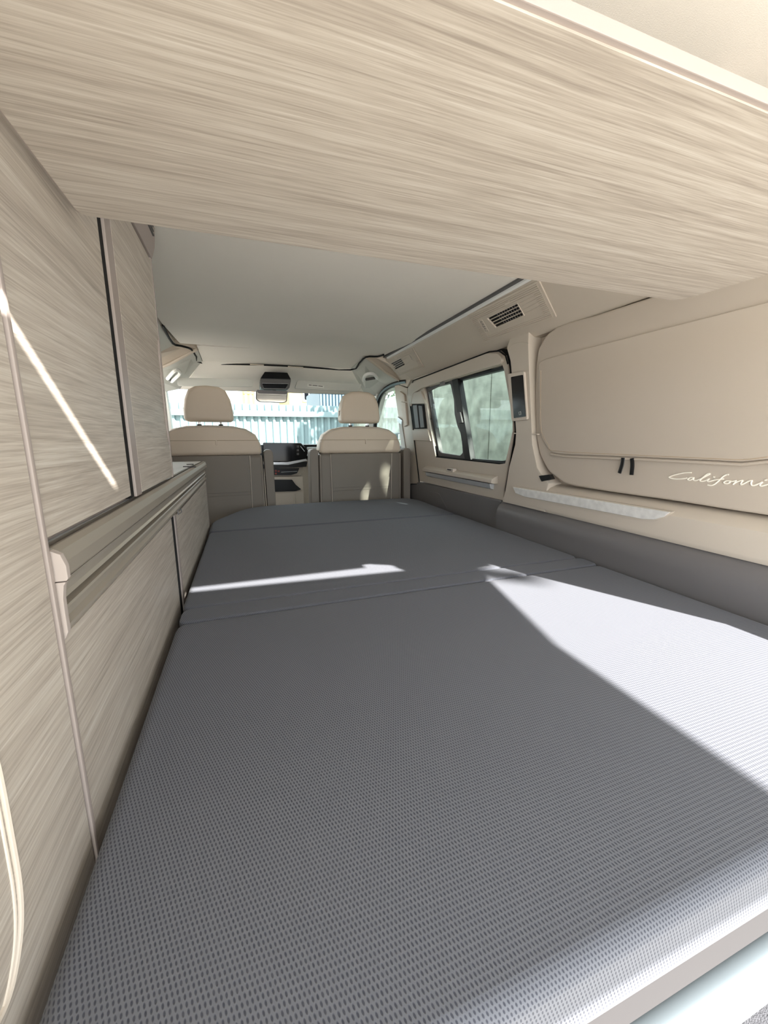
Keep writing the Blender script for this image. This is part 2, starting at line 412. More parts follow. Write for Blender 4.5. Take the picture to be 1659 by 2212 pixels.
# inner ledge below the window
lg = obj('door_ledge', py_([(XW + .002, .795), (XW - .006, .795), (XW - .030, .783), (XW - .032, .768), (XW - .022, .764), (XW + .002, .764)], 1.335, 1.99, r=.002), BEIGE, door)
obj('grip_trim', py_([(XW + .002, .762), (XW - .022, .762), (XW - .016, .742), (XW + .002, .736)], 1.36, 1.97, r=.002), SILVER, door)
lt = obj('ledge_latch', box(XW - .028, XW - .004, 1.655, 1.725, .785, .803, r=.003), PIPING, door)
obj('latch_slot', box(XW - .030, XW - .020, 1.672, 1.705, .793, .799), GREYD, lt)
# lower grey trim of the door with its lidded bin
obj('lower_trim', px_([(1.288, .30), (2.11, .30), (2.105, .692), (2.02, .694), (1.288, .703)], XW - .012, XW + .05, r=.006), GREYP, door)
obj('bin_lid', px_(rp([X(928, 1061, .945), X(948, 1066, .945), X(965, 1098, .945), X(936, 1098, .945)], .008, 2), XW - .0145, XW - .01, r=.001), GREYP, door)
obj('hook', prism([hx(950, 826, .945), hx(957, 824, .945), hx(958, 832, .945), hx(951, 834, .945)], Vector((.01, 0, 0)), r=.001), GREYP, door)

win = sempty('window_1', (XW + .03, 1.65, .85))
XG = XW + .030
def ins(poly, d):
    c = sum((Vector(p) for p in poly), Vector((0, 0))) / len(poly)
    return [tuple(Vector(p) + (c - Vector(p)).normalized() * d) for p in poly]
dbig = [tuple(Vector(p) + (Vector(p) - Vector((1.65, 1.04))).normalized() * .012) for p in din]
obj('outer_frame', ring(dbig, rp(ins(din, .016), .02, 3), fx(XG - .012), Vector((.024, 0, 0)), r=.002), BLACK, win)
# sliding (front) sash
sl = [X(922, 838, XG), X(984, 814, XG), X(1006, 880, XG), X(1020, 993, XG), X(1010, 993, XG), X(945, 984, XG)]
sli = [X(930, 846, XG), X(972, 824, XG), X(979, 832, XG), X(986, 865, XG), X(987, 893, XG), X(993, 920, XG), X(1002, 940, XG), X(1005, 978, XG), X(999, 984, XG), X(958, 978, XG), X(950, 970, XG)]
obj('sash', ring(sl, rp(sli, .006, 2), fx(XG - .014), Vector((.01, 0, 0)), r=.0015), GREYD, win)
obj('pane', px_(ins(sl, .006), XG - .010, XG - .007), GLASST, win)
obj('mullion', px_([X(983, 813, XG), X(996, 810, XG), X(1026, 996, XG), X(1013, 995, XG)], XG - .022, XG + .006, r=.002), BLACK, win)
lc = obj('latch', px_([X(999, 892, XG), X(1006, 890, XG), X(1011, 913, XG), X(1003, 915, XG)], XG - .032, XG - .018, r=.002), GREYD, win)
obj('pane', px_([X(990, 812, XG + .01), X(1086, 778, XG + .01), X(1112, 905, XG + .01), X(1112, 934, XG + .01), X(1093, 1005, XG + .01), X(1015, 999, XG + .01)], XG + .008, XG + .011), GLASST, win)
obj('sill', px_([X(938, 985, XW + .01), X(1092, 1000, XW + .01), X(1090, 1005, XW + .01), X(938, 989, XW + .01)], XW + .002, XG), GAP, win)

# B pillar
bp = sempty('trim_5', (XW, 2.3, .6))
XB = .972
obj('pillar_cover', px_([X(879, 838, XB), X(884, 880, XB), X(893, 950, XB), X(905, 1045, XB), X(882, 1045, XB), X(872, 975, XB), X(860, 900, XB), X(853, 850, XB), X(852, 828, XB)], XB, 1.05, r=.004), BEIGE, bp)
obj('pillar_foot', px_([X(905, 1046, XB), X(909, 1100, XB), X(884, 1100, XB), X(881, 1046, XB)], XB - .004, 1.05, r=.004), GREYP, bp)
obj('pillar_top', px_([X(880, 836, XB), X(852, 827, XB), X(846, 815, XB), X(862, 806, XB), X(892, 812, XB)], XB - .004, 1.05, r=.004), BEIGE, bp)
sb = thing('seat_belt', 'pale beige seat belt and height adjuster on the pillar behind the passenger seat', 'seat belt', (XB, 2.3, 1.1))
obj('adjuster', prism([hx(863, 845, XB - .012), hx(872, 852, XB - .012), hx(874, 868, XB - .012), hx(865, 866, XB - .012)], Vector((.012, 0, 0)), r=.003), LEATHER, sb)
obj('adjuster_cover', prism([hx(866, 868, XB - .012), hx(875, 870, XB - .012), hx(879, 918, XB - .012), hx(872, 922, XB - .012)], Vector((.012, 0, 0)), r=.003), LEATHER, sb)
obj('belt_loop', prism([hx(858, 900, XB - .012), hx(868, 908, XB - .012), hx(867, 918, XB - .012), hx(857, 910, XB - .012)], Vector((.012, 0, 0)), r=.003), SILVER, sb)
obj('webbing', prism([hx(861, 915, XB - .006), hx(868, 918, XB - .006), hx(880, 1000, XB - .006), hx(884, 1075, XB - .006), hx(874, 1075, XB - .006), hx(871, 1000, XB - .006)], Vector((.003, 0, 0))), LINER2, sb)
obj('buckle_tongue', prism([hx(871, 1012, XB - .012), hx(876, 1014, XB - .012), hx(876, 1026, XB - .012), hx(871, 1026, XB - .012)], Vector((.008, 0, 0)), r=.002), BLACK, sb)
# E: front structure
V = Vector
fh = sempty('trim_6', (.25, 2.6, 1.35))     # front headliner and its corner panels
L0 = V((-.275, 2.195, CEIL)); L3 = V((-.46, 2.195, 1.286)); L4 = V((-.49, 2.52, 1.285)); L5 = V((-.47, 2.90, 1.235)); L6 = V((-.36, 2.90, 1.262))
R0 = V((.772, 2.195, CEIL)); R3_ = V((XW + .004, 2.2, 1.286)); R4 = hx(866, 824, .985); R4b = hx(838, 832, .985); R5 = hx(817, 856, .985); R6 = V((.88, 2.90, 1.262))
def sheet(pts, th=.02):
    bm = bmesh.new(); a = [bm.verts.new(p) for p in pts]; b = [bm.verts.new(V(p) + V((0, 0, th))) for p in pts]; n = len(pts)
    bm.faces.new(a); bm.faces.new(b[::-1])
    for i in range(n): bm.faces.new((a[i], b[i], b[(i + 1) % n], a[(i + 1) % n]))
    return bm
fa_, fb_, fc_, fd_ = V((fa.x - .004, fa.y, CEIL - .002)), V((fb.x + .004, fb.y, CEIL - .002)), V((fc.x + .004, fc.y, CEIL - .006)), V((fd.x - .004, fd.y, CEIL - .006))
obj('corner_panel', sheet([L0, fa_, L4, L3]), LEATHER, fh, 0)
obj('corner_panel', sheet([R0, fb_, R4, R3_]), LEATHER, fh, 0)
obj('corner_piping', tube([fa_, (fa_ + L4) / 2 - V((0, 0, .008)), L4], .008), BEIGE, fh)
obj('corner_piping', tube([fb_, (fb_ + R4) / 2 - V((0, 0, .008)), R4], .008), BEIGE, fh)
obj('side_panel', sheet([fa_, fd_, L6, L5, L4]), LINER2, fh, 0)
obj('side_panel', sheet([fb_, fc_, R6, R5, R4b, R4]), LINER2, fh, 0)
hd = loft([[fd_ + V((0, 0, 0)), fc_, fc_ + V((0, 0, .03)), fd_ + V((0, 0, .03))],
           [fd_.lerp(L6, .4) - V((0, 0, .006)), fc_.lerp(R6, .4) - V((0, 0, .006)), fc_.lerp(R6, .4) + V((0, 0, .03)), fd_.lerp(L6, .4) + V((0, 0, .03))],
           [L6, R6, R6 + V((0, 0, .03)), L6 + V((0, 0, .03))]])
obj('header', hd, LINER, fh)
for a, b in ((hy(540, 787, 2.565), hy(570, 789, 2.565)), (hy(622, 792, 2.565), hy(655, 794, 2.565))):
    obj('latch_clip', tube([a, b], .004), PIPING, fh)
struct(obj('trim_7', box(-.66, 1.06, 2.60, 2.95, 1.41, 1.45), BODY))
struct(obj('trim_8', loft([[(x, 2.94, z) for x, z in ((-.66, 1.28), (1.06, 1.28), (1.06, 1.45), (-.66, 1.45))], [(x, 2.90, z) for x, z in ((-.66, 1.265), (1.06, 1.265), (1.06, 1.45), (-.66, 1.45))]]), BODY))
# A pillars
for q, (a, b) in enumerate(((V((-.465, 2.86, 1.27)), V((-.54, 3.42, .88))), (V((1.0, 2.86, 1.27)), V((1.05, 3.42, .88))))):
    struct(obj('trim_%d' % (9 + q), loft([[a + V(d) for d in ((-.04, 0, 0), (.03, -.01, 0), (.03, .05, .02), (-.04, .06, .02))], [b + V(d) for d in ((-.05, 0, -.02), (.04, -.01, -.02), (.04, .08, .0), (-.05, .09, .0))]]), LINER2))
ws = sempty('window_2', (.25, 3.15, .9))
obj('windscreen_pane', prism([V((-.46, 2.90, 1.275)), V((.99, 2.90, 1.275)), V((1.04, 3.42, .88)), V((-.53, 3.42, .88))], V((0, .003, .004))), GLASSC, ws)
obj('top_seal', box(-.46, 1.0, 2.898, 2.915, 1.262, 1.272), BLACK, ws)
# passenger door window
w3 = sempty('window_3', (.99, 2.65, .95))
fr = [hx(880, 824, .978), hx(866, 826, .978), hx(845, 833, .978), hx(826, 848, .978), hx(816, 872, .978), hx(811, 910, .978), hx(807, 960, .978)]
obj('window_frame', tube(smoothpath(fr, 5), .016), BLACK, w3)
obj('pane', px_([(2.25, 1.33), (2.95, 1.31), (3.05, .86), (2.25, .86)], 1.0, 1.003), GLASSC, w3)
d2 = struct(obj('door_2', px_([(2.30, 0), (3.25, 0), (3.25, .875), (2.30, .905)], .985, 1.04, r=.01), GREYP))
struct(obj('trim_11', px_([(2.28, 1.30), (3.0, 1.28), (3.0, 1.44), (2.28, 1.44)], 1.0, 1.06), BODY))
wm = thing('wing_mirror', 'dark wing mirror outside the passenger door window', 'mirror', (1.12, 2.75, .9))
obj('housing', box(1.06, 1.26, 2.74, 2.84, .85, .99, r=.03, seg=3), BLACK, wm)
obj('mirror_glass', box(1.08, 1.245, 2.735, 2.745, .865, .975, r=.003), MIRROR, wm)

# ------------------------------------------------------------------ rear hatch (open, above and behind the camera)
hatch = sempty('door_3', (.25, -.2, 1.42))
hp0 = [V((-.56, -.165, 1.415)), V((.30, -.180, 1.415)), V((.90, -.215, 1.415)), V((1.085, -.215, 1.415)), V((1.045, -.75, 1.511)), V((1.09, -1.264, 1.60)), V((-.56, -1.264, 1.60))]
obj('hatch_panel', sheet(hp0, .028), BODY, hatch, 0)
obj('hinge_gap_block', box(.90, 1.08, -.21, -.06, 1.40, 1.46, r=.005), BODY, hatch)
obj('hinge_gap_block', box(.195, .36, -.22, -.06, 1.40, 1.46, r=.005), BODY, hatch)  # unseen block, added mid-hatch to interrupt the sun stripe coming through the slit
obj('hinge_gap_block', box(-.60, -.53, -.21, -.06, 1.40, 1.46, r=.005), BODY, hatch)

# ------------------------------------------------------------------ bed
BZ = .60
bed = thing('bed_mattress', 'long grey mesh mattress in folding sections between the cabinets and the side wall', 'mattress', (.38, 1.1, .535))
def mattress(poly, z0, z1, r, bulge=.003):
    bm = pz_(poly, z0, z1)
    bev(bm, r, 4, 30)
    return bm
XL, XR = -.143, .912
obj('mattress_section', mattress(rp([(XL, .144), (XR, .144), (XR, .787), (XL, .787)], .02, 4), .533, BZ, .014), MATTR, bed)
obj('hinge_section', mattress(rp([(XL + .002, .789), (XR + .004, .789), (XR + .004, .855), (XL + .002, .855)], .02, 4), .533, BZ - .0005, .006), MATTR, bed)
obj('mattress_section', mattress(rp([(XL, .857), (XR, .857), (XR, 1.573), (XL, 1.573)], .022, 4), .533, BZ, .008), MATTR, bed)
fs = [(XL - .005, 1.578), (XR + .002, 1.578), (XR + .018, 2.03), (.885, 2.115), (.41, 2.145), (.0, 2.115), (XL - .005, 1.79)]
obj('mattress_section', mattress(rp(fs, [.02, .02, .06, .06, .1, .12, .05], 4), .545, BZ + .001, .014), MATTR, bed)
frame = thing('bed_platform', 'dark bed base with a pale steel crossbar under the mattress end', 'bed frame', (.38, 1.1, 0))
obj('base_board', box(XL + .01, XR - .005, .152, 1.98, .487, .533, r=.004), DARKB, frame)
obj('pedestal', box(.0, .8, .95, 1.9, .0, .495), GREYD, frame)
obj('crossbar', tube([(-.12, .160, .424), (.90, .160, .424)], .019, seg=16), STEEL, frame)
for x in (-.08, .86): obj('crossbar_bracket', box(x - .012, x + .012, .158, .20, .424, .49, r=.002), STEEL, frame)

# ------------------------------------------------------------------ cabinets on the left
XC = -.155
tc = thing('tall_cabinet', 'tall pale wood wardrobe standing beside the end of the mattress', 'cabinet', (-.37, .17, 0))
obj('carcass', box(-.578, -.160, -.04, .372, .01, 1.385), MAUVE, tc)
tdoor = obj('door', box(-.160, XC, -.04, .370, .012, 1.383), WOODY, tc)
obj('edge_band', box(-.162, XC + .002, .373, .379, .012, 1.383, r=.0015), MAUVE, tc)
hatchp = [hx(-40, 1560, XC), hx(-12, 1640, XC), hx(2, 1700, XC), hx(19, 1790, XC), hx(38, 1900, XC), hx(43, 1983, XC), hx(36, 2063, XC), hx(16, 2155, XC), hx(-20, 2230, XC), hx(-60, 2270, XC)]
obj('hatch_bead', tube(smoothpath(hatchp, 5), .0022), PIPING, tdoor)
hatchp2 = [p + V((0, -.006, 0)) for p in hatchp]
obj('hatch_bead', tube(smoothpath(hatchp2, 5), .0012), PIPING, tdoor)

uc = thing('wall_cabinet', 'upper wood cabinet with two sliding panels above the kitchen counter', 'cabinet', (-.37, .69, .86))
obj('carcass', box(-.578, -.168, .383, 1.0, .8585, 1.385), MAUVE, uc)
obj('sliding_panel', box(-.168, XC - .002, .383, .648, .866, 1.308, r=.001), WOODY, uc)
obj('rubber_seal', box(-.170, XC - .004, .648, .673, .862, 1.310), GAP, uc)
obj('post', box(-.168, XC, .672, .704, .861, 1.310, r=.002), MAUVE, uc)
pn = obj('sliding_panel', box(-.168, XC, .704, .992, .864, 1.306, r=.001), WOODY, uc)
obj('edge_band', box(-.170, XC + .001, .992, 1.000, .861, 1.312, r=.002), MAUVE, uc)
gy = [(.985, 1.135), (.979, 1.15), (.972, 1.135), (.970, 1.10), (.969, 1.02), (.974, .965), (.985, .935)]
obj('finger_pull', tube(smoothpath([(XC + .0008, y, z) for y, z in gy], 5), .002), MAUVE, pn)
vl = obj('vent_valance', py_([(-.17, 1.312), (XC + .001, 1.314), (-.147, 1.335), (-.143, 1.372), (-.15, 1.387), (-.3, 1.387)], .383, 1.006, r=.001), MAUVE, uc)
for z in (1.349, 1.357, 1.365):
    obj('vent_fin', box(-.150, -.1425, .39, .985, z, z + .003), GREYD, vl)

ku = thing('kitchen_unit', 'low kitchen unit with wood sliding fronts running along the mattress', 'cabinet', (-.37, 1.06, 0))
obj('carcass', box(-.578, -.168, .382, 1.748, .01, .829), MAUVE, ku)
obj('sliding_front', box(-.168, XC - .001, .382, .928, .012, .779, r=.001), WOODY, ku)
obj('rubber_seal', box(-.170, XC - .003, .928, .968, .012, .779), GAP, ku)
obj('post', box(-.168, XC, .966, .986, .012, .779, r=.002), MAUVE, ku)
f2 = obj('sliding_front', box(-.168, XC, .986, 1.738, .012, .776, r=.001), WOODY, ku)
obj('edge_band', box(-.17, XC + .001, 1.738, 1.750, .012, .778, r=.003), MAUVE, ku)
def icon(pts, z0): return [hx(px, py, XC + .001) for px, py in pts]
stk = obj('pictogram', tube(icon([(384, 1103), (391, 1099), (392, 1107), (385, 1111)], 0), .0012, closed=True), GREYP, f2)
wt = thing('worktop', 'long counter top with ridged metal edge rail and white hob lid', 'worktop', (-.37, 1.06, .830))
obj('top_panel', box(-.578, -.166, .384, 1.746, .830, .8575, r=.001), WHITEP, wt)
prof = [(-.166, .830), (-.166, .8575), (-.1648, .8575), (-.1648, .846), (-.1585, .846), (-.1585, .8580), (-.156, .8580), (-.1500, .8545), (-.1470, .8450), (-.1465, .8340), (-.1500, .830)]
obj('counter_edge_rail', py_(prof, .386, 1.746), ALU, wt, smooth=14)
prof2 = [(-.168, .829), (-.1505, .829), (-.1535, .8230), (-.1545, .8160), (-.1520, .8130),
        (-.1512, .8115), (-.1625, .8100), (-.1625, .8065), (-.1500, .8050), (-.1490, .8030), (-.1528, .8000), (-.1528, .7930), (-.1480, .7900), (-.1478, .7870), (-.1535, .7790), (-.168, .7790)]
prof2 = [(x - (.0032 if z < .812 and x > -.16 else 0), z) for x, z in prof2]
obj('grip_rail', py_(prof2, .386, 1.746), ALU, ku, smooth=14)
obj('edge_end_cap', py_([(-.160, .830), (-.160, .856), (-.155, .857), (-.1478, .853), (-.1450, .843), (-.1450, .832), (-.1462, .830)], .3805, .387, r=.0006), CAPM, wt)
obj('grip_end_cap', py_([(-.160, .8292), (-.1466, .8292), (-.1488, .826), (-.1505, .815), (-.1508, .80), (-.1508, .785), (-.1545, .777), (-.160, .777)], .3805, .387, r=.0006), CAPM, ku)
lidp = obj('hob_lid', box(-.56, -.166, 1.08, 1.52, .8585, .8615, r=.001), WHITEP, wt)
for a, b in (((396, 1008.5), (423, 1008.5)), ((403, 1003.8), (418, 1003.3))):
    p, q = hz(a[0], a[1], .862), hz(b[0], b[1], .862)
    obj('lid_slot', tube([p, q], .0022), GREYD, lidp)
obj('top_joint', box(-.56, -.158, 1.30, 1.304, .8612, .8622), WHITEP, lidp)

# ------------------------------------------------------------------ overhead board
ob = thing('overhead_board', 'wide pale wood panel hung under the roof with a mauve edge', 'shelf', (.3, .4, 1.18))
bl = [hx(0, 245, -.148), hx(175, 453, -.148)]
e0 = hy(1040, 0, .222).z; z0 = 1.176
ZB = lambda x, y: .946 + .2275 + (x + .148) * .009 + (y - .222) * .02
bp_ = rp([(-.148, .222), (.757, .222), (.757, .545), (-.148, .547)], [.0, .0, .03, .012], 5)
def board(poly, dz0, dz1, r=0):
    bm = bmesh.new(); a = [bm.verts.new((x, y, ZB(x, y) + dz0)) for x, y in poly]; b = [bm.verts.new((x, y, ZB(x, y) + dz1)) for x, y in poly]; n = len(poly)
    bm.faces.new(a); bm.faces.new(b[::-1])
    for i in range(n): bm.faces.new((a[i], b[i], b[(i + 1) % n], a[(i + 1) % n]))
    bmesh.ops.recalc_face_normals(bm, faces=bm.faces[:]); bev(bm, r, 2, 40); return bm
obj('wood_face', board(bp_, 0, .004), WOODX, ob)
big_ = [(x + (.003 if x > .3 else -.003), y + (.003 if y > .4 else -.004)) for x, y in bp_]
obj('edge_band', board(big_, .0015, .011, .001), EDGE, ob)
for x in (.05, .60):
    obj('hanger', box(x - .015, x + .015, .42, .45, 1.188, CEIL + .004), MAUVE, ob)

# ------------------------------------------------------------------ window bag
bag = thing('window_bag', 'padded beige bag filling the rear side window above the ledge', 'bag', (.97, .65, .79))
XBg = .955
bo = [X(1157, 790, XBg), X(1162, 752, XBg), X(1180, 722, XBg), X(1204, 704, XBg), X(1240, 692, XBg), X(1277, 683, XBg), (.741, 1.281), (.26, 1.281), (.21, 1.25), (.20, 1.0), (.21, .82), (.27, .793), X(1659, 1114, XBg), X(1565, 1100, XBg), X(1450, 1081, XBg), X(1313, 1062, XBg),
      X(1240, 1050, XBg), X(1215, 1043, XBg), X(1183, 1018, XBg), X(1165, 982, XBg), X(1157, 940, XBg), X(1155, 860, XBg)]
obj('body', px_(rp(bo, .015, 3), XBg, .996, r=.007, seg=3), BAGM, bag)
z1 = hx(1421, 713, .95); z2 = hx(1659, 653, .95); k = (z2.z - z1.z) / (z2.y - z1.y)
fl = [X(1163, 800, .95), X(1164, 786, .95), X(1174, 777, .95), X(1250, 757, .95), X(1421, 713, .95), X(1659, 653, .95), (.24, z2.z + k * (.24 - z2.y)), (.23, 1.0), (.26, .90), (.36, .893), X(1659, 992, .95), X(1602, 998, .95), X(1529, 994, .95), X(1350, 986, .95), X(1220, 981, .95),
      X(1196, 978, .95), X(1182, 966, .95), X(1170, 944, .95), X(1164, 915, .95)]
flp = obj('flap', px_(rp(fl, .01, 3), .9485, .957, r=.003), BAGM, bag)
low = [X(1190, 981, .948), X(1220, 986, .948), X(1350, 991, .948), X(1529, 999.5, .948), X(1602, 1003.5, .948), X(1659, 998, .948), (.40, .894)]
obj('flap_piping', tube([(.9475, a, b) for a, b in low], .0032), BAGM, flp)
stt = [X(1168, 800, .948), X(1168, 915, .948), X(1174, 942, .948), X(1186, 963, .948), X(1198, 974, .948), X(1350, 982, .948), X(1529, 990, .948), X(1602, 993, .948), X(1659, 987, .948)]
obj('stitching', tube(smoothpath([V((.9482, a, b)) for a, b in stt], 4), .0008, seg=5), STITCH, flp)
for a, b in ((((1346, 989), (1344, 1003), (1338, 1022)), 0), (((1365, 990), (1366, 1005), (1364, 1026)), 1)):
    bm = tube(smoothpath([hx(p[0], p[1], .9445) for p in a], 4), .0055, seg=10)
    for v in bm.verts: v.co.x = .9445 + (v.co.x - .9445) * .45
    obj('zip_pull', bm, BLACK, bag)
# embroidered word, traced stroke by stroke on the bag
STR = [[(600, 262), (540, 261), (480, 268), (400, 285), (330, 305), (290, 325), (315, 340), (380, 350), (450, 349), (540, 338)],
       [(628, 333), (590, 330), (558, 345), (552, 361), (580, 366), (612, 352), (632, 333), (622, 358), (650, 371), (690, 362), (740, 342), (820, 300), (852, 284), (845, 276), (815, 284), (760, 328), (718, 366), (735, 382), (775, 377), (812, 363), (848, 345), (822, 370), (838, 385), (880, 375), (930, 362), (1048, 350)],
       [(900, 322), (925, 325)],
       [(1115, 290), (1085, 290), (1040, 314), (980, 372), (925, 418), (875, 438), (825, 432)],
       [(1130, 378), (1085, 376), (1050, 394), (1060, 411), (1100, 412), (1134, 394), (1130, 378), (1165, 384), (1218, 372), (1196, 402), (1176, 426)],
       [(1186, 414), (1240, 384), (1308, 370), (1292, 398), (1284, 428), (1330, 412), (1385, 382), (1436, 372), (1424, 408), (1440, 440), (1490, 432), (1545, 408), (1580, 394), (1548, 428), (1562, 448), (1620, 434), (1680, 418)],
       [(1615, 366), (1645, 362)],
       [(1760, 420), (1715, 414), (1675, 436), (1685, 456), (1725, 448), (1762, 424), (1752, 452), (1780, 466), (1830, 452)]]
emb = B()
for s_ in STR:
    pts = [hx(1400 + a / 6.405, 980 + b / 6.405, .9545) for a, b in s_]
    tube(smoothpath(pts, 4), .0016, emb, seg=6)
obj('embroidered_word', emb, THREAD, bag)

# ------------------------------------------------------------------ air vents on the sloped liner
def vent(label, corners, opening, grooves, lab, button, name_text, nrib, nblade, holes=True):
    C = [sp(*c) for c in corners]
    t = thing('air_vent', label, 'air vent', sum(C, V((0, 0, 0))) / 4, 'air vents in the roof side liner')
    th = .006
    O = [sp(c[0], c[1], th - .002) for c in opening]
    e1 = (C[1] - C[0]).normalized(); e2 = SN.cross(e1).normalized()
    to2 = lambda p: ((p - C[0]).dot(e1), (p - C[0]).dot(e2))
    fr3 = lambda q_: C[0] + e1 * q_[0] + e2 * q_[1] - SN * .002
    plate = obj('cover_plate', ring([to2(c) for c in C], [to2(o) for o in O], fr3, SN * th, r=.0015), BEIGE, t)
    def at(u, v, off=0): return (C[0] * (1 - u) * (1 - v) + C[1] * u * (1 - v) + C[2] * u * v + C[3] * (1 - u) * v) + SN * (th - .002 + off)
    rb = B()
    for i in range(nrib):
        v = .06 + .88 * i / (nrib - 1)
        segs = [(.03, .97)] if (v < .24 or v > .84) else [(.03, .12), (.90, .97)]
        for a, b in segs:
            p, q = at(a, v), at(b, v)
            dv = (at(.5, v + .012) - at(.5, v - .012)) * .5
            prism([p - dv, q - dv, q + dv, p + dv], SN * .0018, rb)
    obj('ribs', rb, BEIGE2, plate)['kind'] = 'stuff'
    obj('duct', prism([o - SN * (th - .001) for o in O], SN * .0015), BLACK, t)
    def ao(u, v): return (O[0] * (1 - u) * (1 - v) + O[1] * u * (1 - v) + O[2] * u * v + O[3] * (1 - u) * v) - SN * .0012
    for i in range(1, 4):
        v = i / 4
        obj('vane', tube([ao(.0, v), ao(1.0, v)], .0016, seg=6), BEIGE, t)
    for i in range(nblade):
        u = .32 + .64 * i / max(1, nblade - 1)
        obj('blade', tube([ao(u, .04), ao(u, .96)], .0011, seg=5), GREYP, t)
    obj('outlet_rim', tube([o + SN * .001 for o in O], .0016, closed=True, seg=6), PIPING, t)
    for a, b in grooves:
        obj('ridge', tube([sp(a[0], a[1], th - .002), sp(b[0], b[1], th - .002)], .0013, seg=5), BEIGE, t)
    if button:
        obj('button', prism([sp(c[0], c[1], th - .003) for c in button], SN * .003, r=.0005), PIPING, t)
    Lb = [sp(c[0], c[1], th - .0025) for c in lab]
    lb = obj('warning_plate', prism(Lb, SN * .0012), PIPING, t)
    ctr = sum(Lb, V((0, 0, 0))) / 4 + SN * .0008
    xd = (Lb[3] - Lb[0]).normalized(); zd = SN; yd = zd.cross(xd).normalized()
    Mx = Matrix((xd, yd, zd)).transposed().to_4x4(); Mx.translation = ctr
    text_mesh(name_text, (Lb[3] - Lb[0]).length * .26, Mx, INK, lb, 'lettering')
    return t
z4 = lambda a, b: (990 + a / 7.213, 580 + b / 7.213)
vent('large ribbed beige air vent in the sloped liner beside the window bag', [(1010, 681), (1165, 603), (1203, 683), (1046, 739)], [z4(450, 770), z4(925, 535), z4(1030, 725), z4(590, 920)],
     [(z4(955, 540), z4(1230, 400)), (z4(985, 590), z4(1258, 448)), (z4(1010, 645), z4(1282, 503)), (z4(1035, 700), z4(1308, 565))],
     [z4(310, 815), z4(370, 785), z4(480, 975), z4(420, 1005)], [z4(722, 535), z4(795, 498), z4(815, 530), z4(742, 568)], 'AIRBAG', 19, 9)
z5 = lambda a, b: (780 + a / 6.32, 760 + b / 6.32)
vent('small beige air vent in the sloped liner beside the passenger grab handle', [(832, 778), (892, 750), (916, 792), (862, 812)], [z5(400, 160), z5(545, 85), z5(605, 175), z5(470, 245)],
     [(z5(545, 85), z5(612, 50)), (z5(565, 115), z5(632, 80)), (z5(585, 145), z5(650, 112)), (z5(605, 172), z5(665, 140))],
     [z5(648, 38), z5(668, 30), z5(718, 112), z5(698, 122)], [z5(455, 75), z5(490, 62), z5(498, 85), z5(465, 98)], 'AIRBAG', 15, 4)

# touch control panel on the pillar
cpn = thing('control_panel', 'black touch control panel with a pale frame on the pillar by the side window', 'control panel', (.94, 1.2, 1.05))
z3 = lambda a, b: (780 + a / 3.607, 560 + b / 3.607)
XP = .938
q = lambda p, x: yz(hx(p[0], p[1], x))
fo = [q(z3(1150, 895), XP), q(z3(1278, 872), XP), q(z3(1303, 1250), XP), q(z3(1182, 1262), XP)]
obj('frame', px_(rp(fo, .008, 3), .932, .942, r=.002), PIPING, cpn)
di = [q(z3(1170, 918), .932), q(z3(1262, 900), .932), q(z3(1284, 1225), .932), q(z3(1192, 1238), .932)]
scr = obj('display', px_(rp(di, .003, 2), .9305, .935), SCREEN, cpn)
obj('icon', tube([hx(*z3(a, b), .9302) for a, b in ((1230, 1190), (1244, 1187), (1246, 1210), (1232, 1213))], .0006, closed=True, seg=5), WHITEP, scr)

